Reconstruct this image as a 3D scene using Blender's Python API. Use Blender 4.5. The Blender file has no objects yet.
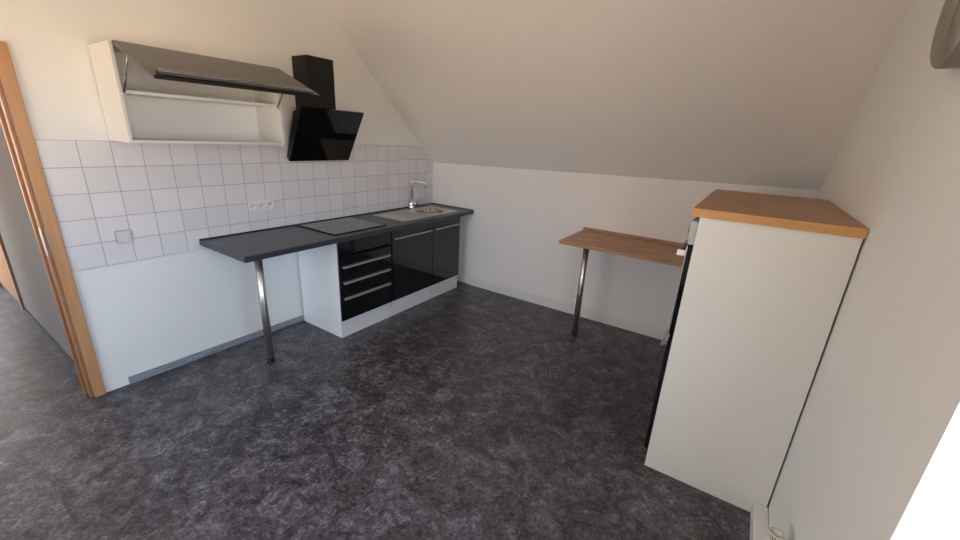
import bpy, bmesh, math, random
from mathutils import Vector, Matrix
random.seed(4)
PI = math.pi
S = bpy.context.scene
COL = S.collection

# ------------------------------------------------------------------ materials
def mat(name, color, rough=0.5, metal=0.0, coat=0.0, spec=0.5):
    m = bpy.data.materials.new(name); m.use_nodes = True
    b = m.node_tree.nodes['Principled BSDF']
    b.inputs['Base Color'].default_value = (*color, 1)
    b.inputs['Roughness'].default_value = rough
    b.inputs['Metallic'].default_value = metal
    b.inputs['Coat Weight'].default_value = coat
    b.inputs['Coat Roughness'].default_value = 0.03
    b.inputs['Specular IOR Level'].default_value = spec
    return m
def nodes(m):
    nt = m.node_tree
    return nt, nt.nodes, nt.links, nt.nodes['Principled BSDF']
def coords(m, scale=(1, 1, 1), loc=(0, 0, 0), rot=(0, 0, 0)):
    nt, N, L, b = nodes(m)
    tc = N.new('ShaderNodeTexCoord'); mp = N.new('ShaderNodeMapping')
    mp.inputs['Scale'].default_value = scale; mp.inputs['Location'].default_value = loc
    mp.inputs['Rotation'].default_value = rot
    L.new(tc.outputs['Object'], mp.inputs['Vector'])
    return mp.outputs['Vector']
def noise(m, vec, scale, detail=4, rough=.55, dist=0):
    nt, N, L, b = nodes(m)
    n = N.new('ShaderNodeTexNoise')
    n.inputs['Scale'].default_value = scale; n.inputs['Detail'].default_value = detail
    n.inputs['Roughness'].default_value = rough; n.inputs['Distortion'].default_value = dist
    L.new(vec, n.inputs['Vector'])
    return n.outputs['Fac']
def ramp(m, fac, stops):
    nt, N, L, b = nodes(m)
    r = N.new('ShaderNodeValToRGB')
    e = r.color_ramp.elements
    while len(e) < len(stops): e.new(0.5)
    for q, (p, c) in zip(e, stops): q.position = p; q.color = (*c, 1)
    L.new(fac, r.inputs['Fac'])
    return r.outputs['Color']
def math_(m, op, a, b_=None, c=None):
    nt, N, L, b = nodes(m)
    n = N.new('ShaderNodeMath'); n.operation = op
    for i, v in enumerate((a, b_, c)):
        if v is None: continue
        if isinstance(v, (int, float)): n.inputs[i].default_value = v
        else: L.new(v, n.inputs[i])
    return n.outputs[0]
def mix(m, fac, a, b_, blend='MIX'):
    nt, N, L, b = nodes(m)
    n = N.new('ShaderNodeMix'); n.data_type = 'RGBA'; n.blend_type = blend
    for s, v in ((n.inputs[0], fac), (n.inputs[6], a), (n.inputs[7], b_)):
        if isinstance(v, (int, float)): s.default_value = v
        elif isinstance(v, tuple): s.default_value = (*v, 1)
        else: L.new(v, s)
    return n.outputs[2]
def bump(m, h, strength=.1, dist=.01):
    nt, N, L, b = nodes(m)
    n = N.new('ShaderNodeBump'); n.inputs['Strength'].default_value = strength
    n.inputs['Distance'].default_value = dist
    L.new(h, n.inputs['Height']); L.new(n.outputs[0], b.inputs['Normal'])
def setc(m, c): nodes(m)[2].new(c, nodes(m)[3].inputs['Base Color'])

def wall_paint(name, color, amp=.25):
    m = mat(name, color, .85, spec=.25)
    v = coords(m)
    n1 = noise(m, v, 160, 3, .6); n2 = noise(m, v, 1.6, 3)
    setc(m, mix(m, n2, tuple(c*.965 for c in color), tuple(min(1, c*1.03) for c in color)))
    bump(m, n1, amp, .004)
    return m
M_wall = wall_paint('rough_white_wallpaper', (.86, .85, .815), .35)
M_wall_r = wall_paint('right_wallpaper', (.86, .85, .815), .35)
M_wall_b = wall_paint('back_wallpaper', (.88, .845, .815), .35)
M_slope = wall_paint('slope_paint', (.87, .85, .82), .4)
M_hall_shaded = wall_paint('hall_shaded_paint', (.36, .34, .325), .3)  # white hall walls, their shade put into a grey base colour
M_white_trim = mat('white_trim_paint', (.80, .79, .76), .45)
M_melamine = mat('white_melamine', (.83, .835, .83), .38)
M_melamine_warm = mat('cream_white_melamine', (.77, .755, .695), .35)
M_inner = mat('white_cabinet_inside', (.90, .91, .91), .4)
for m_ in (M_melamine, M_melamine_warm):
    v = coords(m_); bump(m_, noise(m_, v, 90, 2), .03, .002)
M_gloss = mat('black_high_gloss_lacquer', (.006, .006, .008), .08, coat=.3)
v = coords(M_gloss, (1, 1, 1)); bump(M_gloss, noise(M_gloss, v, 6, 2), .02, .01)
M_flap = mat('black_gloss_ceiling_tint', (.10, .085, .07), .28, metal=.35)  # brown-grey colour imitates the warm ceiling mirrored in black gloss
v = coords(M_flap, (1, 1, 1)); bump(M_flap, noise(M_flap, v, 9, 2), .02, .01)
M_glass_black = mat('black_glass', (.002, .002, .003), .05, coat=.0)
v = coords(M_glass_black); bump(M_glass_black, noise(M_glass_black, v, 3, 1), .01, .01)
M_hood_metal = mat('black_sheet_metal', (.010, .011, .011), .42, spec=.3)
v = coords(M_hood_metal); bump(M_hood_metal, noise(M_hood_metal, v, 200, 2), .05, .001)
M_steel = mat('brushed_steel', (.62, .60, .58), .36, metal=1)
v = coords(M_steel, (40, 40, 1.5)); setc(M_steel, mix(M_steel, noise(M_steel, v, 12, 3), (.58, .54, .51), (.76, .72, .69)))
M_chrome = mat('chrome', (.75, .75, .76), .12, metal=1)
v = coords(M_chrome); bump(M_chrome, noise(M_chrome, v, 20, 2), .01, .002)
M_alu = mat('aluminium', (.62, .62, .64), .33, metal=1)
v = coords(M_alu, (1, 60, 60)); bump(M_alu, noise(M_alu, v, 10, 2), .03, .001)
M_linen_steel = mat('linen_pattern_steel', (.60, .57, .52), .34, metal=.85)
v = coords(M_linen_steel); bump(M_linen_steel, noise(M_linen_steel, v, 240, 2), .12, .001)
setc(M_linen_steel, mix(M_linen_steel, noise(M_linen_steel, v, 14, 4), (.50, .47, .43), (.68, .65, .60)))
M_black_plastic = mat('black_plastic', (.012, .012, .012), .45)
v = coords(M_black_plastic); bump(M_black_plastic, noise(M_black_plastic, v, 150, 2), .05, .001)
M_white_plastic = mat('white_plastic', (.84, .84, .82), .3)
v = coords(M_white_plastic); bump(M_white_plastic, noise(M_white_plastic, v, 50, 2), .02, .001)
M_socket = mat('socket_plastic', (.80, .79, .74), .35)
v = coords(M_socket); bump(M_socket, noise(M_socket, v, 50, 2), .02, .001)
M_plate = mat('plate_plastic', (.74, .715, .715), .3)
v = coords(M_plate); bump(M_plate, noise(M_plate, v, 50, 2), .02, .001)
M_handle = mat('satin_handle_metal', (.70, .70, .74), .5, metal=.55)
v = coords(M_handle, (1, 60, 60)); bump(M_handle, noise(M_handle, v, 10, 2), .03, .001)
M_profile = mat('dark_steel_profile', (.20, .20, .21), .3, metal=.9)
v = coords(M_profile, (1, 60, 60)); bump(M_profile, noise(M_profile, v, 10, 2), .03, .001)
M_dull_black = mat('dull_black_frame', (.006, .006, .007), .6, spec=.1)
v = coords(M_dull_black); bump(M_dull_black, noise(M_dull_black, v, 90, 2), .03, .001)
M_valve = mat('aged_white_plastic', (.78, .75, .66), .4)
v = coords(M_valve); bump(M_valve, noise(M_valve, v, 50, 2), .02, .001)
M_fascia = mat('silver_grey_fascia', (.50, .48, .45), .35, metal=.4)
v = coords(M_fascia); bump(M_fascia, noise(M_fascia, v, 50, 2), .02, .001)

M_worktop = mat('anthracite_laminate', (.035, .037, .044), .32)
v = coords(M_worktop)
setc(M_worktop, mix(M_worktop, noise(M_worktop, v, 260, 4, .7), (.020, .023, .032), (.062, .068, .086)))
bump(M_worktop, noise(M_worktop, v, 400, 2), .06, .001)

def wood(name, dark, mid, light, sc, rough=.4):
    m = mat(name, mid, rough)
    v = coords(m, sc)
    f = noise(m, v, 3.0, 6, .62, .6)
    c = ramp(m, f, [(.3, dark), (.5, mid), (.72, light)])
    v2 = coords(m, tuple(4*s for s in sc))
    f2 = noise(m, v2, 9, 4, .6)
    c = mix(m, math_(m, 'MULTIPLY', f2, .45), c, dark)
    setc(m, c); bump(m, f2, .05, .001)
    return m
M_oak = wood('oak_worktop', (.26, .13, .055), (.46, .245, .11), (.58, .34, .17), (1.6, 6, 6))
M_oak_edge = wood('beech_edge_band', (.56, .27, .085), (.66, .34, .12), (.72, .39, .15), (1.2, 7, 7))
M_beech = wood('beech_door_frame', (.46, .23, .095), (.56, .30, .135), (.62, .35, .165), (7, 7, .5), .38)
M_leaf = wood('beech_door_leaf', (.40, .18, .06), (.48, .23, .085), (.55, .28, .11), (7, 7, .5), .6)
M_beech_dark = wood('beech_door_lining', (.30, .12, .04), (.40, .18, .06), (.47, .22, .08), (7, 7, .5), .38)
M_grey_skirt = wood('grey_wood_look_strip', (.17, .19, .215), (.29, .32, .35), (.46, .50, .53), (30, 2, 40), .5)
M_dark_skirt = wood('dark_skirting', (.025, .025, .028), (.045, .045, .05), (.07, .07, .075), (1.5, 9, 9), .5)

# tiles: object coordinates equal world coordinates
TP, TY, TZ = .15, -3.1247, 1.5966
M_tile = mat('glazed_white_tiles', (.8, .78, .79), .2)
nt, N, L, b = nodes(M_tile)
tc = N.new('ShaderNodeTexCoord'); sx = N.new('ShaderNodeSeparateXYZ'); L.new(tc.outputs['Object'], sx.inputs[0])
ty = math_(M_tile, 'DIVIDE', math_(M_tile, 'SUBTRACT', math_(M_tile, 'MAXIMUM', sx.outputs['Y'], TY-TP+.004), TY - 10*TP), TP)
tz = math_(M_tile, 'DIVIDE', math_(M_tile, 'SUBTRACT', TZ + 20*TP, sx.outputs['Z']), TP)
def edge(t):
    fr = math_(M_tile, 'FRACT', t)
    return math_(M_tile, 'MINIMUM', fr, math_(M_tile, 'SUBTRACT', 1.0, fr))
ed = math_(M_tile, 'MINIMUM', edge(ty), edge(tz))
inside = N.new('ShaderNodeMapRange'); inside.interpolation_type = 'SMOOTHSTEP'
inside.inputs[1].default_value = .009; inside.inputs[2].default_value = .015
L.new(ed, inside.inputs[0])
cmb = N.new('ShaderNodeCombineXYZ'); L.new(math_(M_tile, 'FLOOR', ty), cmb.inputs[0]); L.new(math_(M_tile, 'FLOOR', tz), cmb.inputs[1])
wn = N.new('ShaderNodeTexWhiteNoise'); wn.noise_dimensions = '3D'; L.new(cmb.outputs[0], wn.inputs['Vector'])
tcol = mix(M_tile, wn.outputs['Value'], (.755, .735, .745), (.82, .80, .805))
tcol = mix(M_tile, math_(M_tile, 'MULTIPLY', noise(M_tile, tc.outputs['Object'], 14, 3), .3), tcol, (.68, .66, .68))
setc(M_tile, mix(M_tile, inside.outputs[0], (.36, .35, .36), tcol))
b_ = nodes(M_tile)[3]
rg = math_(M_tile, 'SUBTRACT', .75, math_(M_tile, 'MULTIPLY', inside.outputs[0], .5)); L.new(rg, b_.inputs['Roughness'])
bump(M_tile, inside.outputs[0], .5, .002)

# floor: dark marbled vinyl planks
M_floor = mat('marbled_anthracite_vinyl', (.05, .05, .055), .38)
nt, N, L, b = nodes(M_floor)
v = coords(M_floor, (1, 1, 1), rot=(0, 0, 0))
br = N.new('ShaderNodeTexBrick'); br.inputs['Scale'].default_value = 1.0
br.inputs['Brick Width'].default_value = .92; br.inputs['Row Height'].default_value = .46
br.inputs['Mortar Size'].default_value = .0012; br.inputs['Mortar Smooth'].default_value = 0
br.inputs['Color1'].default_value = (0, 0, 0, 1); br.inputs['Color2'].default_value = (1, 1, 1, 1)
L.new(v, br.inputs['Vector'])
off = N.new('ShaderNodeVectorMath'); off.operation = 'MULTIPLY_ADD'
off.inputs[1].default_value = (3.1, 5.7, 2.3); L.new(br.outputs['Color'], off.inputs[0]); L.new(v, off.inputs[2])
va = off.outputs[0]
n1 = noise(M_floor, va, 7.0, 8, .68, .9)
n2 = noise(M_floor, va, 24, 8, .74, 1.6)
n3 = noise(M_floor, va, 75, 5, .75, .6)
f = math_(M_floor, 'ADD', math_(M_floor, 'MULTIPLY', n1, .36), math_(M_floor, 'ADD', math_(M_floor, 'MULTIPLY', n2, .40), math_(M_floor, 'MULTIPLY', n3, .24)))
c = ramp(M_floor, f, [(.43, (.022, .019, .022)), (.475, (.052, .046, .053)), (.53, (.105, .096, .108)), (.60, (.24, .23, .255))])
c = mix(M_floor, math_(M_floor, 'MULTIPLY', br.outputs['Fac'], .35), c, (.012, .012, .013))
spn = noise(M_floor, v, 130, 1, .5)
sp = math_(M_floor, 'GREATER_THAN', spn, .80)
c = mix(M_floor, math_(M_floor, 'MULTIPLY', sp, .6), c, (.35, .35, .36))
setc(M_floor, c)
L.new(math_(M_floor, 'ADD', .27, math_(M_floor, 'MULTIPLY', n2, .2)), b.inputs['Roughness'])
bump(M_floor, n3, .12, .0015)

# window pane
M_pane = bpy.data.materials.new('window_glass'); M_pane.use_nodes = True
nt = M_pane.node_tree; nt.nodes.remove(nt.nodes['Principled BSDF'])
tr = nt.nodes.new('ShaderNodeBsdfTransparent'); gl = nt.nodes.new('ShaderNodeBsdfGlossy'); gl.inputs['Roughness'].default_value = .02
mx = nt.nodes.new('ShaderNodeMixShader'); mx.inputs[0].default_value = .06
nt.links.new(tr.outputs[0], mx.inputs[1]); nt.links.new(gl.outputs[0], mx.inputs[2])
nt.links.new(mx.outputs[0], nt.nodes['Material Output'].inputs[0])

# ------------------------------------------------------------------ mesh helpers
class B:
    """collects shapes given in world coordinates, links them as one mesh"""
    def __init__(s): s.bm = bmesh.new(); s.mats = []
    def mi(s, m):
        if m not in s.mats: s.mats.append(m)
        return s.mats.index(m)
    def box(s, x0, x1, y0, y1, z0, z1, m, bev=0.0, seg=2, M=None):
        r = bmesh.ops.create_cube(s.bm, size=1)
        vs = r['verts']
        for q in vs:
            q.co = Vector((x0 + (q.co.x+.5)*(x1-x0), y0 + (q.co.y+.5)*(y1-y0), z0 + (q.co.z+.5)*(z1-z0)))
        fs = set(f for q in vs for f in q.link_faces)
        k = s.mi(m)
        for f in fs: f.material_index = k
        if bev > 0:
            es = list(set(e for q in vs for e in q.link_edges))
            rr = bmesh.ops.bevel(s.bm, geom=es, offset=bev, segments=seg, affect='EDGES', clamp_overlap=True, material=-1)
            vs = list(set(q for f in rr['faces'] for q in f.verts) | set(q for q in vs if q.is_valid))
        if M is not None:
            for q in vs: q.co = M @ q.co
        return s
    def cyl(s, p0, p1, r0, m, r1=None, n=28, cap=True, bev=0):
        p0, p1 = Vector(p0), Vector(p1); d = p1-p0
        r = bmesh.ops.create_cone(s.bm, cap_ends=cap, segments=n, radius1=r0, radius2=r0 if r1 is None else r1, depth=d.length)
        q = d.to_track_quat('Z', 'Y').to_matrix().to_4x4(); q.translation = (p0+p1)/2
        bmesh.ops.transform(s.bm, matrix=q, verts=r['verts'])
        k = s.mi(m)
        for f in set(f for vv in r['verts'] for f in vv.link_faces):
            f.material_index = k; f.smooth = len(f.verts) == 4
        return s
    def lathe(s, prof, m, M, n=40, close=False):
        """prof: (radius, height) pairs revolved about local Z, placed by M"""
        rings = []; k = s.mi(m)
        for r, h in prof:
            if r < 1e-6: rings.append([s.bm.verts.new(M @ Vector((0, 0, h)))])
            else: rings.append([s.bm.verts.new(M @ Vector((r*math.cos(2*PI*i/n), r*math.sin(2*PI*i/n), h))) for i in range(n)])
        pairs = list(zip(rings, rings[1:])) + ([(rings[-1], rings[0])] if close else [])
        for a, c in pairs:
            if len(a) == 1 and len(c) == 1: continue
            for i in range(n):
                j = (i+1) % n
                if len(a) == 1: vs = (a[0], c[i], c[j])
                elif len(c) == 1: vs = (a[i], a[j], c[0])
                else: vs = (a[i], a[j], c[j], c[i])
                f = s.bm.faces.new(vs); f.material_index = k; f.smooth = True
        return s
    def tube(s, pts, r, m, n=14):
        pts = [Vector(p) for p in pts]; k = s.mi(m); rings = []
        up = Vector((0, 0, 1)) if abs((pts[1]-pts[0]).normalized().z) < .9 else Vector((1, 0, 0))
        for i, p in enumerate(pts):
            t = (pts[min(i+1, len(pts)-1)] - pts[max(i-1, 0)]).normalized()
            a = t.cross(up)
            if a.length < 1e-4: a = t.orthogonal()
            a.normalize(); up = a.cross(t).normalized()
            rings.append([s.bm.verts.new(p + r*(math.cos(2*PI*j/n)*a + math.sin(2*PI*j/n)*up)) for j in range(n)])
        for a, c in zip(rings, rings[1:]):
            for i in range(n):
                f = s.bm.faces.new((a[i], a[(i+1) % n], c[(i+1) % n], c[i])); f.material_index = k; f.smooth = True
        for q in (rings[0], rings[-1]): s.bm.faces.new(q).material_index = k
        return s
    def poly(s, pts, m):
        f = s.bm.faces.new([s.bm.verts.new(Vector(p)) for p in pts]); f.material_index = s.mi(m); return s
    def prism(s, pts, ext, m, bev=0):
        """closed polygon pts (3D) extruded by vector ext"""
        k = s.mi(m); ext = Vector(ext)
        a = [s.bm.verts.new(Vector(p)) for p in pts]; c = [s.bm.verts.new(Vector(p)+ext) for p in pts]
        fs = [s.bm.faces.new(a), s.bm.faces.new(c[::-1])]
        n = len(a)
        for i in range(n): fs.append(s.bm.faces.new((a[i], c[i], c[(i+1) % n], a[(i+1) % n])))
        for f in fs: f.material_index = k
        if bev: bmesh.ops.bevel(s.bm, geom=list(set(e for f in fs for e in f.edges)), offset=bev, segments=2, affect='EDGES')
        return s
    def build(s, name, parent=None, kind=None, label=None):
        bmesh.ops.recalc_face_normals(s.bm, faces=s.bm.faces)
        off = Vector((0, 0, 0)); p = parent
        while p is not None: off += p.location; p = p.parent
        if off.length > 0:
            for q in s.bm.verts: q.co -= off
        me = bpy.data.meshes.new(name); s.bm.to_mesh(me); s.bm.free()
        for m in s.mats: me.materials.append(m)
        o = bpy.data.objects.new(name, me); COL.objects.link(o)
        if parent is not None: o.parent = parent
        if kind: o['kind'] = kind
        if label: o['label'] = label
        return o
def thing(name, loc, label, cat, group=None):
    o = bpy.data.objects.new(name, None); o.location = loc; o.empty_display_size = .1
    COL.objects.link(o); o['label'] = label; o['category'] = cat
    if group: o['group'] = group
    return o
def tag(o, label, cat, group=None):
    o['label'] = label; o['category'] = cat
    if group: o['group'] = group
    return o

# ------------------------------------------------------------------ the room
W = 3.6587; YR = -5.3; ZF = 2.80
XH = -5.6                                   # far end of the hall
def zs(x, y): return 1.41 + .0205*x - .92*y
yf = lambda x: -(ZF - 1.41 - .0205*x)/.92
B().box(XH-.1, W+.5, YR-.1, .15, -.1, 0, M_floor).build('floor', kind='structure')
DY0, DY1, DZ = -4.22, -3.352, 2.0           # doorway in the left wall
w = B()
w.prism([(-.16, .15, 0), (-.16, .15, 1.6), (-.16, yf(0)+.1, ZF+.1), (-.16, YR, ZF+.1), (-.16, YR, 0), (-.16, DY0, 0), (-.16, DY0, DZ), (-.16, DY1, DZ), (-.16, DY1, 0)], (.16, 0, 0), M_wall)
w.build('wall_left', kind='structure')
B().box(0, W, 0, .15, 0, 1.6, M_wall_b).build('wall_back', kind='structure')
WY0, WY1, WZ0, WZ1 = -4.45, -2.795, .86, 2.25   # window in the right wall
T = .36
r = B()
r.box(W, W+T, WY1, .15, 0, ZF+.1, M_wall_r)
r.box(W, W+T, YR, WY0, 0, ZF+.1, M_wall_r)
r.box(W, W+T, WY0, WY1, 0, WZ0, M_wall_r)
r.box(W, W+T, WY0, WY1, WZ1, ZF+.1, M_wall_r)
r.build('wall_right', kind='structure')
FX0, FX1, FZ0, FZ1 = .3, 2.0, .7, 2.2     # window in the front wall behind the camera
r = B()
r.box(-.16, FX0, YR-.3, YR, 0, ZF+.1, M_wall)
r.box(FX1, W+T, YR-.3, YR, 0, ZF+.1, M_wall)
r.box(FX0, FX1, YR-.3, YR, 0, FZ0, M_wall)
r.box(FX0, FX1, YR-.3, YR, FZ1, ZF+.1, M_wall)
r.build('wall_front', kind='structure')
def window(name, axis, a0, a1, z0, z1, p, n=2):
    root = bpy.data.objects.new(name, None); COL.objects.link(root); root['kind'] = 'structure'
    f = B(); g = B()
    def bx(b, u0, u1, zz0, zz1, t, m):
        if axis == 'x': b.box(p-t, p+t, u0, u1, zz0, zz1, m, .004)
        else: b.box(u0, u1, p-t, p+t, zz0, zz1, m, .004)
    bx(f, a0, a1, z0, z0+.07, .035, M_white_plastic); bx(f, a0, a1, z1-.07, z1, .035, M_white_plastic)
    for k in range(n+1):
        c = a0 + .035 + (a1-a0-.07)*k/n
        bx(f, c-.035 if 0 < k < n else (a0 if k == 0 else a1-.07), c+.035 if 0 < k < n else (a0+.07 if k == 0 else a1), z0+.07, z1-.07, .035, M_white_plastic)
    bx(g, a0+.07, a1-.07, z0+.07, z1-.07, .003, M_pane)
    f.build('window_frame', root); g.build('window_pane', root)
window('window_1', 'x', WY0, WY1, WZ0, WZ1, W+T-.06)
window('window_2', 'y', FX0, FX1, FZ0, FZ1, YR-.22)
# window reveal lining and board
B().box(W-.0, W+T-.1, WY0, WY1-.0, WZ0, WZ0+.02, M_white_trim, .003).build('trim_2', kind='structure')
# sloped ceiling + flat ceiling
c = B()
e = .0
c.prism([(-.0, 0, zs(0, 0)), (W, 0, zs(W, 0)), (W, yf(W), ZF), (0, yf(0), ZF)], (0, .12, .12), M_slope)
c.prism([(0, yf(0), ZF), (W, yf(W), ZF), (W, YR, ZF), (0, YR, ZF)], (0, 0, .1), M_slope)
c.build('ceiling', kind='structure')

# backsplash
sp = B()
sp.prism([(0, -3.2855, TZ-5*TP), (0, -.001, TZ-5*TP), (0, -.001, zs(0, 0)-.004), (0, -(TZ-1.41)/.92-.004, TZ), (0, -3.2855, TZ)], (.007, 0, 0), M_tile)
sp.build('trim_1', kind='structure')
# skirting of the back wall (double moulded), low strip left
sk = B(); sk.box(.60, W-.07, -.022, -.0005, 0.0, .078, M_white_trim, .003); sk.box(.60, W-.07, -.013, -.0005, .078, .103, M_white_trim, .005)
sk.build('baseboard_back', kind='structure')
sk = B(); sk.box(.0005, .012, -3.163, -1.853, 0.001, .055, M_grey_skirt, .002); sk.build('baseboard_left', kind='structure')
sk = B(); sk.box(W-.062, W-.0005, -5.25, -1.7455, 0.0, .078, M_white_trim, .006, 3); sk.build('baseboard_right', kind='structure')

# doorway: casing + lining
dr = bpy.data.objects.new('door_1', None); COL.objects.link(dr); dr['kind'] = 'structure'
f = B()
f.box(.0, .016, DY1+.006, -3.287, 0, 2.062, M_beech, .003)
f.box(.0, .016, DY0-.062, DY0-.006, 0, 2.062, M_beech, .003)
f.box(.0, .016, DY0-.006, DY1+.006, DZ+.006, 2.062, M_beech, .003)
f.build('door_casing', dr)
f = B()
f.box(-.16, .012, DY1-.010, DY1+.004, 0, DZ+.004, M_beech_dark, .004)
f.box(-.16, .012, DY0-.004, DY0+.010, 0, DZ+.004, M_beech_dark, .004)
f.box(-.16, .012, DY0+.010, DY1-.010, DZ-.008, DZ+.004, M_beech_dark, .004)
f.box(-.10, -.075, DY1-.022, DY1-.010, 0, DZ-.008, M_beech_dark, .003)
f.build('door_lining', dr)
f = B(); f.box(-.03, .010, DY1-.0125, DY1-.0095, .96, 1.12, M_alu, .001); f.box(.0118,.0175, DY1+.0035, DY1+.0065, .96, 1.12, M_alu, .001); f.build('strike_plate', dr, label='small steel strike plate')

# hall beyond
HY = -3.315; HZ = 2.45
h = B()
h.box(-2.05, -.165, HY, HY+.1, 0, HZ, M_hall_shaded)
h.box(XH, -3.02, HY, HY+.1, 0, HZ, M_hall_shaded)
h.box(-3.02, -2.05, HY, HY+.1, 2.06, HZ, M_hall_shaded)
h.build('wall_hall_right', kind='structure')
h = B(); h.box(-2.7, -.165, -4.85, -4.75, 0, HZ, M_hall_shaded); h.box(XH, -5.1, -4.85, -4.75, 0, HZ, M_hall_shaded); h.box(-5.1, -2.7, -4.85, -4.75, 2.15, HZ, M_hall_shaded); h.box(-5.1, -2.7, -4.85, -4.75, 0, .10, M_hall_shaded)
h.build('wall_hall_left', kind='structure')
h = B(); h.box(XH-.1, XH, -4.85, -4.7, 0, HZ, M_hall_shaded); h.box(XH-.1, XH, -3.40, HY+.1, 0, HZ, M_hall_shaded); h.box(XH-.1, XH, -4.7, -3.40, 2.1, HZ, M_hall_shaded); h.box(XH-.1, XH, -4.7, -3.40, 0, .10, M_hall_shaded)
h.build('wall_hall_end', kind='structure')
window('window_4', 'x', -4.7, -3.40, .10, 2.1, XH-.05, 1)
window('window_3', 'y', -5.1, -2.7, .10, 2.15, -4.80, 2)
B().box(XH, -.165, -4.85, HY+.1, HZ, HZ+.1, M_slope).build('ceiling_hall', kind='structure')
h = B(); h.box(-1.98, -.165, HY-.014, HY-.0005, 0, .06, M_dark_skirt, .002); h.box(XH, -3.06, HY-.014, HY-.0005, 0, .06, M_dark_skirt, .002); h.build('baseboard_hall', kind='structure')
dh = bpy.data.objects.new('door_2', None); COL.objects.link(dh); dh['kind'] = 'structure'
f = B(); f.box(-2.045, -1.985, HY-.018, HY-.0005, 0, 2.05, M_beech, .003); f.box(-3.06, -3.0, HY-.018, HY-.0005, 0, 2.05, M_beech, .003); f.box(-3.0, -2.045, HY-.018, HY-.0005, 1.99, 2.05, M_beech, .003)
f.build('door_casing', dh)
f = B(); f.box(-3.0, -2.046, HY-.006, HY+.034, .05, 1.99, M_leaf, .002); f.box(-3.0, -2.046, HY-.004, HY+.03, .0, .05, M_dark_skirt); f.build('door_leaf', dh)
f = B(); f.cyl((-2.93, HY-.006, 1.05), (-2.93, HY-.05, 1.05), .01, M_alu); f.cyl((-2.94, HY-.05, 1.05), (-2.81, HY-.05, 1.05), .009, M_alu); f.build('door_handle', dh)

# ------------------------------------------------------------------ kitchen line, left wall
H = .917; TH = .040; XP = .566; XD = .6366
YC = -2.600
# worktop
wt = thing('worktop', (0, YC, 0), 'long anthracite laminate worktop over the black base cabinets on left wall', 'worktop')
b = B(); b.box(.0085, XD, YC, -.003, H-TH, H, M_worktop, .004, 3); wb = b.build('worktop_board', wt)
# cut the opening for the sink bowl
kb = B(); kb.cyl((.315, -.42, H-.2), (.315, -.42, H+.1), .168, M_worktop, n=48); ko = kb.build('cutter')
md = wb.modifiers.new('cut', 'BOOLEAN'); md.object = ko; md.operation = 'DIFFERENCE'; md.solver = 'EXACT'
ko.location = (0, 0, 0); ko.matrix_world = Matrix.Identity(4)
bpy.context.view_layer.update()
me2 = bpy.data.meshes.new_from_object(wb.evaluated_get(bpy.context.evaluated_depsgraph_get()))
wb.modifiers.clear(); wb.data = me2; me2.name = 'worktop_board'
bpy.data.objects.remove(ko)
b = B(); b.box(.0085, .020, YC, -.003, H, H+.008, M_black_plastic, .002); b.box(.020, XD-.004, -.014, -.003, H, H+.008, M_black_plastic, .002); b.build('sealing_strip', wt)
b = B(); b.cyl((.4638, -2.4284, .046), (.4638, -2.4284, H-TH-.002), .026, M_steel, n=36); b.cyl((.4638, -2.4284, H-TH-.008), (.4638, -2.4284, H-TH-.001), .045, M_steel, n=36); L_ = b.build('leg', wt)
b = B(); b.lathe([(0, 0), (.022, 0), (.029, .004), (.029, .016), (.018, .024), (.027, .030), (.027, .0465), (0, .0465)], M_black_plastic, Matrix.Translation((.4638, -2.4284, 0))); b.build('leg_foot', L_, label='black plastic adjustable foot')

def carcass(root, y0, y1, left_flush=True):
    b = B()
    b.box(.02, XP, y0, y0+.016, 0, H-TH-.001, M_melamine, .0008)
    b.box(.02, XP, y1-.016, y1, 0 if abs(y1+.191) < .01 else .12, H-TH-.001, M_melamine, .0008)
    b.box(.02, XP, y0+.016, y1-.016, .161, .177, M_melamine)
    b.box(.02, .028, y0+.016, y1-.016, .177, H-TH-.001, M_melamine)
    b.box(.45, XP, y0+.016, y1-.016, H-TH-.02, H-TH-.001, M_melamine)
    b.build('carcass', root)
def bar_handle(b, x, y0, y1, z, m=None):
    b.box(x+.0005, x+.020, y0, y1, z-.004, z+.004, m or M_handle, .0015)
    b.box(x+.012, x+.020, y0, y1, z-.013, z+.004, m or M_handle, .0015)
Yl, Y1, Y2, Yr = -1.8496, -1.2549, -.6634, -.191
cb = thing('drawer_cabinet', (.3, (Yl+Y1)/2, 0), 'white base cabinet with black gloss drawers under the hob', 'cabinet')
carcass(cb, Yl, Y1-.0005)
b = B(); b.box(XP-.016, XP, Yl+.0162, Y1-.0005, 0, .159, M_melamine, .001); b.build('plinth', cb)
zz = [(.753, .872), (.662, .750), (.524, .659), (.381, .521), (.164, .378)]
hz = [.741, .650, .510, .368]
for i, (a, c_) in enumerate(zz):
    nm = 'blind_panel' if i == 0 else 'drawer'
    b = B(); b.box(XP+.001, XP+.019, Yl+.004, Y1-.009, a, c_, M_gloss, .0012); o = b.build(nm, cb)
    if i:
        b = B(); bar_handle(b, XP+.019, Yl+.030, Y1-.034, hz[i-1], M_hood_metal if i == 1 else None); b.build('handle', o, label='slim aluminium bar handle, dark reflection in its colour' if i == 1 else 'slim aluminium bar handle')  # top handle coloured black to imitate its dark reflection
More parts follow.
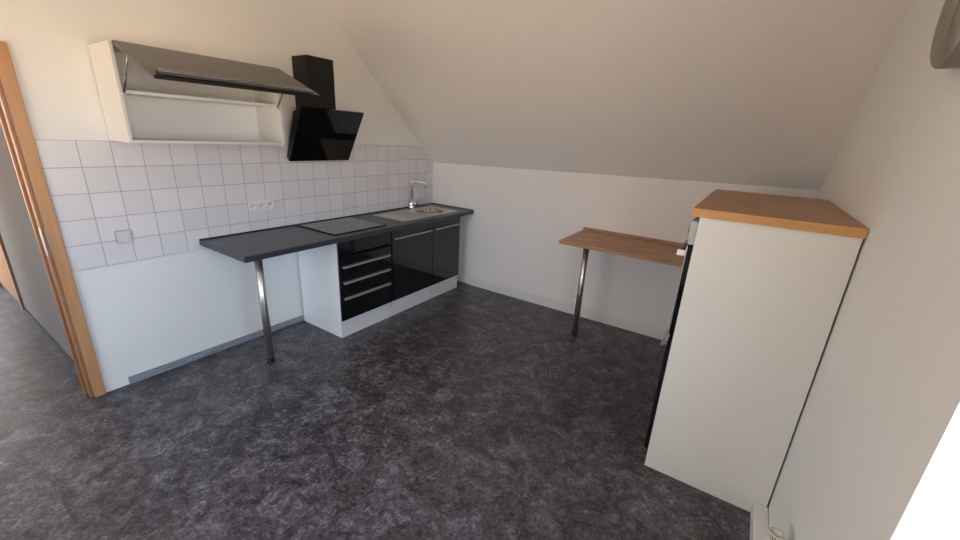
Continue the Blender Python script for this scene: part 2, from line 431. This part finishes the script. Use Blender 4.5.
for (y0, y1, nm, lab) in ((Y1, Y2, 'sink_cabinet', 'black gloss base cabinet with one door, beside the drawer cabinet'),
                     (Y2, Yr, 'base_cabinet', 'narrow black gloss base cabinet at the corner end of the worktop')):
    cb = thing(nm, (.3, (y0+y1)/2, 0), lab, 'cabinet')
    b = B()
    b.box(.02, XP, y0+.0005, y0+.016, .12, H-TH-.001, M_melamine, .0008)
    b.box(.02, XP, y1-.016, y1-.0005, 0 if nm == 'base_cabinet' else .12, H-TH-.001, M_melamine, .0008)
    b.box(.02, XP, y0+.016, y1-.016, .161, .177, M_melamine)
    b.box(.02, .028, y0+.016, y1-.016, .177, H-TH-.001, M_melamine)
    b.box(.52, XP, y0+.016, y1-.016, H-TH-.03, H-TH-.001, M_melamine)
    b.build('carcass', cb)
    b = B(); b.box(XP-.018, XP-.002, y0+.001, y1-(.0162 if nm == 'base_cabinet' else .001), 0, .157, M_melamine, .001); b.build('plinth', cb)
    b = B(); b.box(XP+.001, XP+.019, y0+(.002 if nm == 'sink_cabinet' else .003), y1-.003, .164, .872, M_gloss, .0012); o = b.build('door', cb)
    b = B(); bar_handle(b, XP+.019, y0+.028, y1-.030, .792); b.build('handle', o, label='slim aluminium bar handle')

# hob
HY0, HY1 = -1.857, -1.285
hb = thing('ceramic_hob', (.3, (HY0+HY1)/2, H), 'black glass-ceramic hob set flush in the worktop above the drawers', 'hob')
b = B(); b.box(.050, .562, HY0, HY1, H+.0005, H+.0055, M_dull_black, .0015); b.build('frame', hb)
M_hob = mat('hob_glass', (.020, .020, .022), .16, coat=.4)
nt, N, L, bb = nodes(M_hob)
tc = N.new('ShaderNodeTexCoord')
ring = None
for (cx, cy, rr) in ((.17, -1.72, .072), (.17, -1.43, .09), (.42, -1.71, .105), (.42, -1.43, .072)):
    d = N.new('ShaderNodeVectorMath'); d.operation = 'DISTANCE'; L.new(tc.outputs['Object'], d.inputs[0])
    d.inputs[1].default_value = (cx-.3, cy-(HY0+HY1)/2, .006)
    a = math_(M_hob, 'LESS_THAN', math_(M_hob, 'ABSOLUTE', math_(M_hob, 'SUBTRACT', d.outputs['Value'], rr)), .0018)
    ring = a if ring is None else math_(M_hob, 'MAXIMUM', ring, a)
setc(M_hob, mix(M_hob, ring, (.022, .022, .024), (.16, .16, .165)))
b = B(); b.box(.060, .543, HY0+.017, HY1-.010, H+.0045, H+.0062, M_hob, .001); b.build('glass_surface', hb)

# sink
SY0, SY1, SX0, SX1 = -1.056, -.187, .120, .548
BX, BY, BR = .315, -.42, .165
snk = thing('kitchen_sink', (.33, (SY0+SY1)/2, H), 'inset steel sink with drainer and one round bowl near the corner', 'sink')
b = B()
zt_ = H+.004
# deck with round hole: ring of quads between circle and rectangle
n = 48; k = b.mi(M_linen_steel)
def rectpt(a, x0, x1, y0, y1, cx, cy):
    dx, dy = math.cos(a), math.sin(a); ts = []
    if dx > 1e-9: ts.append((x1-cx)/dx)
    if dx < -1e-9: ts.append((x0-cx)/dx)
    if dy > 1e-9: ts.append((y1-cy)/dy)
    if dy < -1e-9: ts.append((y0-cy)/dy)
    t = min(ts); return cx+dx*t, cy+dy*t
bowly0 = -.64
inn = [b.bm.verts.new((BX+BR*math.cos(2*PI*i/n), BY+BR*math.sin(2*PI*i/n), zt_)) for i in range(n)]
import itertools
angs = [2*PI*i/n for i in range(n)]
corn = [math.atan2(yy-BY, xx-BX) % (2*PI) for xx in (SX0, SX1) for yy in (bowly0, SY1)]
for ca in corn:
    j = min(range(n), key=lambda i: abs(angs[i]-ca)); angs[j] = ca
out = []
for a in angs:
    x_, y_ = rectpt(a, SX0, SX1, bowly0, SY1, BX, BY); out.append(b.bm.verts.new((x_, y_, zt_)))
for i in range(n):
    b.bm.faces.new((inn[i], inn[(i+1) % n], out[(i+1) % n], out[i])).material_index = k
b.box(SX0, SX1, SY0, bowly0, H+.0005, zt_, M_linen_steel, .001)
# raised rim
for (a0, a1, c0, c1) in ((SX0-.006, SX0+.004, SY0-.006, SY1+.006), (SX1-.004, SX1+.006, SY0-.006, SY1+.006), (SX0, SX1, SY0-.006, SY0+.004), (SX0, SX1, SY1-.004, SY1+.006)):
    b.box(a0, a1, c0, c1, H+.0005, H+.0055, M_linen_steel, .0015)
b.build('deck', snk)
b = B()
for i in range(9):
    yy0, yy1 = SY0+.06, bowly0-.03
    x_ = SX0+.07+i*.036
    b.tube([(x_, yy0, zt_), (x_, (yy0+yy1)/2, zt_+.0005), (x_, yy1, zt_)], .004, M_linen_steel, 8)
b.build('drainer_ribs', snk)
b = B(); b.lathe([(BR+.002, .004), (BR, .0045), (BR-.006, 0), (BR-.012, -.03), (BR-.020, -.13), (BR-.05, -.155), (.04, -.16), (0, -.162)], M_linen_steel, Matrix.Translation((BX, BY, H)), 48)
b.lathe([(0, -.1605), (.028, -.1605), (.04, -.158), (.042, -.159)], M_black_plastic, Matrix.Translation((BX, BY, H)), 32)
b.build('bowl', snk)
# faucet
fx, fy = .072, -.440
fc = thing('kitchen_tap', (fx, fy, H), 'chrome L-shaped mixer tap behind the round sink bowl', 'tap')
b = B(); b.lathe([(0, 0.001), (.036, .001), (.036, .006), (.033, .010), (.038, .04), (.036, .075), (.024, .088), (.017, .092), (.017, .10), (0, .10)], M_chrome, Matrix.Translation((fx, fy, H)), 32); b.build('body', fc)
b = B()
pts = [(fx, fy, H+.09), (fx, fy, H+.285)]
for i in range(1, 7):
    a = i/6*PI/2; pts.append((fx+.02*(1-math.cos(a))*1.0, fy+.01*(1-math.cos(a)), H+.285+.02*math.sin(a)))
ex, ey = .155, .06
pts.append((fx+ex-.02, fy+ey-.01, H+.300))
for i in range(1, 7):
    a = i/6*PI/2; pts.append((fx+ex-.02+.02*math.sin(a), fy+ey-.01+.01*math.sin(a), H+.300-.02*(1-math.cos(a))))
pts.append((fx+ex, fy+ey, H+.245))
b.tube(pts, .0155, M_steel, 16); b.build('spout', fc)
b = B(); b.cyl((fx+.020, fy+.008, H+.055), (fx+.062, fy+.028, H+.055), .019, M_chrome); b.tube([(fx+.052, fy+.024, H+.06), (fx+.070, fy+.030, H+.11), (fx+.080, fy+.032, H+.16)], .006, M_chrome, 10); b.build('lever', fc)
# steel strainer basket hanging in the bowl
bx_, by_ = .29, -.36
st = thing('strainer_basket', (bx_, by_, H), 'round steel wire basket with dark posts sitting in the sink bowl', 'strainer')
b = B(); Mx = Matrix.Translation((bx_, by_, H))
b.lathe([(.088, -.012), (.092, -.010), (.092, -.016), (.086, -.04), (.074, -.065), (.03, -.072), (0, -.072), (0, -.070), (.03, -.070), (.072, -.062), (.083, -.04)], M_steel, Mx, 40, True); b.build('basket', st)
b = B(); rr_ = .078
b.tube([(bx_+rr_*math.cos(2*PI*i/32), by_+rr_*math.sin(2*PI*i/32), H+.042) for i in range(33)], .003, M_steel, 8)
b.build('bail_ring', st)
for a_, w_ in ((-.95, .0045), (1.25, .003), (2.9, .003)):
    b = B(); q_ = Vector((bx_+rr_*math.cos(a_), by_+rr_*math.sin(a_), H+.042)); b.cyl((q_.x, q_.y, H-.014), q_, w_, M_black_plastic, n=10); b.build('post', st, label='thin dark upright post')

# ------------------------------------------------------------------ sockets and switch
sk_ = thing('triple_socket', (.007, -2.118, 1.119), 'white triple wall socket on the tiles above the worktop', 'socket')
b = B(); b.box(.0075, .014, -2.222, -2.014, 1.080, 1.158, M_socket, .003); b.build('socket_frame', sk_)
for k_ in range(3):
    yy = -2.190+.0715*k_
    b = B(); Mx = Matrix.Translation((.016, yy, 1.119)) @ Matrix.Rotation(PI/2, 4, 'Y')
    b.lathe([(.027, -.0018), (.026, .006), (.0235, .006), (.0215, -.0012), (0, -.0012)], M_socket, Mx, 32); o = b.build('socket_insert', sk_)
    b = B()
    for s_ in (-1, 1): b.cyl((.0150, yy+s_*.0095, 1.119), (.0158, yy+s_*.0095, 1.119), .0042, M_black_plastic, n=12)
    b.build('contact_holes', o)
sw = thing('junction_cover', (.007, -3.012, 1.015), 'square white blank wall plate on the tiles near the door frame', 'wall plate')
b = B(); b.box(.0075, .013, -3.054, -2.972, .974, 1.056, M_plate, .003); b.build('plate', sw)
b = B(); b.box(.0132, .016, -3.040, -2.986, .988, 1.042, M_plate, .003); b.build('centre_cover', sw)

# ------------------------------------------------------------------ wall cabinet with raised flap
UY0, UY1, UZ0, UZ1, UX = -2.974, -2.057, 1.600, 2.108, .330
uc = thing('wall_cabinet', (0, (UY0+UY1)/2, UZ0), 'white wall cabinet with its dark flap door raised open, above the tiles', 'cabinet')
b = B(); t_ = .016
b.box(.008, UX, UY0, UY0+t_, UZ0, UZ1, M_melamine_warm, .001)
b.box(.008, UX, UY1-t_, UY1, UZ0, UZ1, M_melamine_warm, .001)
b.box(.008, UX, UY0+t_, UY1-t_, UZ0, UZ0+t_, M_melamine_warm, .001)
b.box(.008, UX, UY0+t_, UY1-t_, UZ1-t_, UZ1, M_melamine_warm, .001)
b.box(.008, .014, UY0+t_, UY1-t_, UZ0+t_, UZ1-t_, M_inner)
b.build('carcass', uc)
b = B(); b.box(.015, .300, UY0+t_+.001, UY1-t_-.001, 1.860, 1.876, M_inner, .001); b.build('shelf', uc)
# flap, hinged at the top front edge
ang = math.atan2(2.112-1.936, .455) + .01
FM = Matrix.Translation((UX+.004, 0, UZ1-.012)) @ Matrix.Rotation(ang, 4, 'Y')
FL = .488
b = B(); b.box(0, FL-.004, UY0+.012, UY1-.002, 0, .018, M_flap, .0015, M=FM); b.box(FL-.0035, FL, UY0+.012, UY1-.002, 0, .018, M_black_plastic, .0005, M=FM); fo = b.build('flap_door', uc, label='black gloss flap raised open, ceiling reflection in its colour')
b = B()
hx = FL-.052
prof = [(hx, .018), (hx, .030), (hx+.006, .036), (hx+.040, .034), (hx+.048, .026), (hx+.048, .022), (hx+.014, .024), (hx+.010, .018)]
b.prism([FM @ Vector((x_, UY0+.035, z_)) for x_, z_ in prof], (0, UY1-UY0-.085, 0), M_profile, .0012)
b.box(hx+.006, hx+.012, UY0+.036, UY1-.051, .0355, .0385, M_alu, .0008, M=FM); b.box(hx+.030, hx+.040, UY0+.036, UY1-.051, .034, .037, M_alu, .0008, M=FM)
b.build('handle', fo, label='long aluminium profile handle')
for s_, yy in ((1, UY0+t_+.008), (-1, UY1-t_-.008)):
    b = B(); p0 = Vector((UX-.006, yy, 1.862)); p1 = FM @ Vector((.155, 0, -.003)); p1.y = yy
    mid = p0.lerp(p1, .5)
    b.cyl(p0, mid, .005, M_profile, n=14); b.cyl(mid, p1, .0034, M_alu, n=14)
    b.box(UX-.022, UX-.002, yy-.006, yy+.006, 1.845, 1.870, M_alu, .002)
    b.build('gas_strut', uc, label='thin metal flap stay')

# ------------------------------------------------------------------ cooker hood
hd = thing('cooker_hood', (0, -1.568, 1.46), 'black angled cooker hood with glass front on left wall', 'cooker hood')
b = B(); b.prism([(.002, -1.735, 2.262), (.002, -1.735, 1.53), (.030, -1.735, 1.53), (.170, -1.735, 1.846), (.200, -1.735, 1.86), (.200, -1.735, 2.262)], (0, .243, 0), M_hood_metal, .003); b.build('chimney', hd)
hy0, hy1 = -1.866, -1.268
b = B(); b.prism([(.012, hy0+.003, 1.490), (.038, hy0+.003, 1.466), (.264, hy0+.003, 1.862), (.160, hy0+.003, 1.850)], (0, hy1-hy0-.006, 0), M_hood_metal, .004); hbx = b.build('housing', hd)
b = B()
p0 = Vector((.050, 0, 1.459)); p1 = Vector((.288, 0, 1.873)); dv = (p1-p0).normalized(); nn = Vector((dv.z, 0, -dv.x))
q = [p0, p1, p1-nn*.018, p0-nn*.018]
b.prism([(v_.x, hy0, v_.z) for v_ in q], (0, hy1-hy0, 0), M_glass_black, .002); gl_ = b.build('glass_front', hd)
b = B()
q0 = p0+dv*.27+nn*.0008; q1 = p0+dv*.35+nn*.0008
b.prism([(q0.x, -1.47, q0.z), (q1.x, -1.47, q1.z), (q1.x-nn.x*.0006, -1.47, q1.z-nn.z*.0006), (q0.x-nn.x*.0006, -1.47, q0.z-nn.z*.0006)], (0, .10, 0), M_glass_black)
b.build('control_strip', gl_)

# ------------------------------------------------------------------ small table at back wall
tb = thing('wall_table', (2.5, -.31, 0), 'small oak table top fixed to the back wall on one steel leg', 'table')
TX0, TX1, TD, TZt = 1.961, 3.035, -.613, .912
b = B(); b.box(TX0, TX1, TD, -.003, TZt-.028, TZt, M_oak, .003); b.build('table_top', tb)
b = B(); b.box(TX0, TX1, -.021, -.003, TZt, TZt+.027, M_oak, .003); b.build('upstand', tb)
b = B(); b.cyl((2.158, -.4527, .046), (2.158, -.4527, TZt-.029), .026, M_steel, n=36); lg = b.build('leg', tb)
b = B(); b.lathe([(0, 0), (.022, 0), (.029, .004), (.029, .016), (.018, .024), (.027, .030), (.027, .0465), (0, .0465)], M_black_plastic, Matrix.Translation((2.158, -.4527, 0))); b.build('leg_foot', lg, label='black plastic adjustable foot')

# ------------------------------------------------------------------ tall cabinet with built-in oven, right wall
PX = 3.083; FY0, FY1 = -1.7434, -.5898; PZ = 1.431
tc_ = thing('tall_cabinet', (3.37, (FY0+FY1)/2, 0), 'tall cream-white cabinet with flat side panel standing against right wall', 'cabinet')
b = B()
XR = W-.0085
b.box(PX, XR, FY0, FY0+.019, 0, PZ, M_melamine_warm, .0008)
b.box(PX, XR, FY1-.019, FY1, 0, PZ, M_melamine_warm, .0008)
b.box(PX, XR, (FY0+FY1)/2-.008, (FY0+FY1)/2+.008, .10, PZ, M_melamine_warm)
b.box(PX, XR, FY0+.019, FY1-.019, PZ-.018, PZ, M_melamine_warm)
b.box(PX, XR, FY0+.019, FY1-.019, .10, .118, M_melamine_warm)
b.box(PX, XR, FY0+.019, (FY0+FY1)/2, .80, .816, M_melamine_warm)
b.box(XR-.008, XR, FY0+.019, FY1-.019, .10, PZ, M_melamine_warm)
b.build('carcass', tc_)
b = B(); b.box(PX+.02, PX+.036, FY0+.02, FY1-.02, 0, .10, M_black_plastic); b.build('plinth', tc_)
ym = (FY0+FY1)/2
b = B(); b.box(PX-.022, PX-.001, FY0+.004, ym-.002, .112, .795, M_gloss, .0012); o = b.build('door', tc_, label='black gloss door under the oven')
b = B()
b.box(PX-.052, PX-.040, FY0+.012, FY0+.42, .748, .760, M_alu, .0015)
for yy in (FY0+.03, FY0+.38): b.box(PX-.045, PX-.0215, yy, yy+.012, .748, .760, M_alu, .001)
b.build('handle', o, label='aluminium bar handle')
b = B(); b.box(PX-.022, PX-.001, ym+.002, FY1-.004, .112, PZ-.02, M_gloss, .0012); o = b.build('door', tc_)
b = B()
b.box(PX-.052, PX-.040, ym+.03, ym+.042, .80, 1.10, M_alu, .0015)
for z_ in (.84, 1.05): b.box(PX-.045, PX-.0215, ym+.03, ym+.042, z_, z_+.012, M_alu, .001)
b.build('handle', o, label='aluminium bar handle')

ov = thing('built_in_oven', (PX, FY0+.3, .82), 'built-in oven with silver-grey control panel and black door in tall cabinet', 'oven')
oy0, oy1 = FY0+.022, ym-.010
b = B(); b.box(PX+.001, PX+.50, oy0, oy1, .819, PZ-.021, M_hood_metal, .002); b.build('oven_body', ov)
b = B(); b.box(PX-.030, PX-.001, FY0+.004, ym-.002, 1.296, 1.408, M_fascia, .004); cp = b.build('control_panel', ov, label='silver-grey control panel')
for k_ in range(4):
    b = B(); yy = FY0+.12+.11*k_; b.cyl((PX-.030, yy, 1.35), (PX-.048, yy, 1.35), .019, M_fascia, r1=.016, n=24); b.build('knob', cp)
b = B(); b.box(PX-.0225, PX-.001, FY0+.004, ym-.002, .822, 1.290, M_glass_black, .002); od = b.build('oven_door', ov)
b = B(); b.box(PX-.0275, PX-.023, FY0+.004, ym-.002, .822, 1.290, M_glass_black, .001); b.box(PX-.0275, PX-.023, FY0-.0005, FY0+.0035, .822, 1.290, M_alu, .0008); b.build('door_glass', od, label='black glass pane with silver edge')
b = B()
b.box(PX-.064, PX-.048, FY0+.034, ym-.03, 1.238, 1.260, M_profile, .003)
b.box(PX-.066, PX-.0265, FY0+.012, FY0+.033, 1.235, 1.262, M_white_plastic, .002)
for yy in (ym-.07,):
    b.prism([(PX-.0255, yy, 1.236), (PX-.050, yy, 1.240), (PX-.050, yy, 1.260), (PX-.0255, yy, 1.290)], (0, .022, 0), M_black_plastic, .001)
b.build('handle', od, label='dark bar handle with white end bracket')

tp = thing('cabinet_top_board', (3.35, (FY0+FY1)/2, PZ), 'oak-look board lying on top of the tall cabinet', 'worktop')
b = B(); b.box(3.047, W-.003, FY0-.006, FY1, PZ+.001, 1.470, M_oak, .003)
b.build('board', tp)
b = B(); b.box(3.047, W-.003, FY0-.0085, FY0-.0065, PZ+.001, 1.4695, M_oak_edge, .0005); b.build('edge_band', tp, label='orange beech edge band')

# ------------------------------------------------------------------ wall clock, radiator valve
dd = .055
ck = thing('wall_clock', (W, -2.12, 2.147), 'round grey-rimmed clock hanging high on right wall, cut by the picture edge', 'clock')
M_rim = mat('warm_grey_metal', (.30, .275, .24), .4, metal=.5)
v = coords(M_rim); bump(M_rim, noise(M_rim, v, 60, 2), .02, .001)
M_face = mat('pale_clock_face', (.62, .60, .56), .25)
v = coords(M_face); bump(M_face, noise(M_face, v, 30, 2), .02, .001)
Mx = Matrix.Translation((W-.001, -2.12, 2.147)) @ Matrix.Rotation(-PI/2, 4, 'Y')
b = B(); b.lathe([(.0, .0), (.172, .0), (.1755, .004), (.1755, dd-.004), (.172, dd), (.166, dd), (.138, dd-.016), (.136, dd-.024), (0, dd-.024)], M_rim, Mx, 72); b.build('rim', ck)
b = B(); b.lathe([(0, dd-.0235), (.135, dd-.0235), (.135, dd-.0215), (0, dd-.0215)], M_face, Mx, 64); b.build('clock_face', ck)
b = B(); b.box(W-dd+.017, W-dd+.019, -2.124, -2.116, 2.14, 2.235, M_black_plastic, .0005); b.box(W-dd+.015, W-dd+.0165, -2.125, -2.05, 2.143, 2.151, M_black_plastic, .0005)
b.cyl((W-dd+.021, -2.12, 2.147), (W-dd+.013, -2.12, 2.147), .007, M_black_plastic, n=20); b.build('hands', ck)

vx, vy, vz = 3.602, -2.272, .352
rvv = thing('radiator_valve', (vx, vy, .078), 'ribbed white thermostat valve standing by the pipe skirting on right wall', 'valve')
b = B(); b.cyl((vx, vy, .0785), (vx, vy, vz-.02), .009, M_white_trim, n=20); b.lathe([(0, -.045), (.016, -.045), (.018, -.03), (.018, -.005), (0, -.005)], M_chrome, Matrix.Translation((vx, vy, vz)), 24); b.cyl((vx, vy, vz-.03), (vx, vy-.09, vz-.03), .010, M_chrome, n=20); b.build('valve_body', rvv)
b = B(); Mx = Matrix.Translation((vx, vy, vz))
b.lathe([(0, 0), (.022, 0), (.024, .004), (.024, .045), (.021, .052), (.017, .0535), (.016, .050), (0, .050)], M_valve, Mx, 40); hdv = b.build('thermostat_head', rvv)
b = B()
for i in range(20):
    a = 2*PI*i/20; R_ = Matrix.Translation((vx, vy, 0)) @ Matrix.Rotation(a, 4, 'Z')
    b.box(.0225, .0268, -.0024, .0024, vz+.006, vz+.050, M_valve, .0008, M=R_)
    b.box(.0165, .0235, -.0012, .0012, vz+.0515, vz+.0545, M_valve, .0005, M=R_)
b.build('grip_ribs', hdv)
b = B()
for i in range(20):
    a = 2*PI*(i+.5)/20; R_ = Matrix.Translation((vx, vy, 0)) @ Matrix.Rotation(a, 4, 'Z')
    b.box(.0235, .0243, -.0015, .0015, vz+.030, vz+.044, M_dull_black, M=R_)
    b.box(.0180, .0215, -.0013, .0013, vz+.0512, vz+.0536, M_dull_black, M=R_)
b.build('slots', hdv, label='dark slots round the valve head')

# ------------------------------------------------------------------ light
wd = bpy.data.worlds.new('World'); S.world = wd; wd.use_nodes = True
nt = wd.node_tree; N = nt.nodes; L = nt.links; bg = N['Background']
tc = N.new('ShaderNodeTexCoord'); sx = N.new('ShaderNodeSeparateXYZ'); L.new(tc.outputs['Generated'], sx.inputs[0])
rp = N.new('ShaderNodeValToRGB'); mr = N.new('ShaderNodeMapRange'); mr.inputs[1].default_value = -1; mr.inputs[2].default_value = 1
L.new(sx.outputs['Z'], mr.inputs[0]); L.new(mr.outputs[0], rp.inputs[0])
e = rp.color_ramp.elements
for _ in range(2): e.new(.5)
for q, (p, c) in zip(e, [(0.0, (.94, .68, .45)), (.485, (1.0, .76, .54)), (.52, (.94, .95, .98)), (1.0, (.50, .73, 1.0))]): q.position = p; q.color = (*c, 1)
mrx = N.new('ShaderNodeMapRange'); mrx.interpolation_type = 'SMOOTHSTEP'; mrx.inputs[1].default_value = -.2; mrx.inputs[2].default_value = .9
L.new(sx.outputs['X'], mrx.inputs[0])
mxx = N.new('ShaderNodeMix'); mxx.data_type = 'RGBA'; mxx.blend_type = 'MULTIPLY'; 
up = N.new('ShaderNodeMapRange'); up.inputs[1].default_value = -.02; up.inputs[2].default_value = .05; L.new(sx.outputs['Z'], up.inputs[0])
ml = N.new('ShaderNodeMath'); ml.operation = 'MULTIPLY'; L.new(mrx.outputs[0], ml.inputs[0]); L.new(up.outputs[0], ml.inputs[1])
L.new(ml.outputs[0], mxx.inputs[0])
L.new(rp.outputs[0], mxx.inputs[6]); mxx.inputs[7].default_value = (.74, .95, 1.20, 1)
L.new(mxx.outputs[2], bg.inputs[0])
bg.inputs[1].default_value = 6.0
def portal(name, loc, rot, sx_, sy_):
    l = bpy.data.lights.new(name, 'AREA'); l.shape = 'RECTANGLE'; l.size = sx_; l.size_y = sy_
    l.cycles.is_portal = True
    o = bpy.data.objects.new(name, l); o.location = loc; o.rotation_euler = rot; COL.objects.link(o)
portal('window_daylight', (W+T+.02, (WY0+WY1)/2, (WZ0+WZ1)/2), (0, PI/2, 0), WZ1-WZ0, WY1-WY0)
portal('window_daylight', ((FX0+FX1)/2, YR-.32, (FZ0+FZ1)/2), (PI/2, 0, 0), FX1-FX0, FZ1-FZ0)
portal('window_daylight', (-3.9, -4.87, 1.12), (PI/2, 0, 0), 2.4, 2.05)
portal('window_daylight', (XH-.12, -4.05, 1.1), (0, -PI/2, 0), 2.0, 1.3)

# ------------------------------------------------------------------ camera
yaw, pitch, roll, fpx = .5762, -.3201, .0525, 401.5115
cy_, sy_, cp_, sp_ = math.cos(yaw), math.sin(yaw), math.cos(pitch), math.sin(pitch)
F = Vector((-sy_*cp_, cy_*cp_, sp_)); R = Vector((cy_, sy_, 0)); U = R.cross(F)
cr, sr = math.cos(roll), math.sin(roll)
R2 = cr*R + sr*U; U2 = -sr*R + cr*U
cam = bpy.data.cameras.new('camera'); cam.sensor_width = 36; cam.lens = 36*fpx/960; cam.clip_start = .02
co = bpy.data.objects.new('camera', cam); COL.objects.link(co)
mw = Matrix((R2, U2, -F)).transposed().to_4x4(); mw.translation = (3.252, -3.8313, 1.7305)
co.matrix_world = mw
S.camera = co
S.view_settings.view_transform = 'Standard'; S.view_settings.look = 'None'; S.view_settings.gamma = 1
S.view_settings.use_curve_mapping = False
S.view_settings.exposure = 0.55
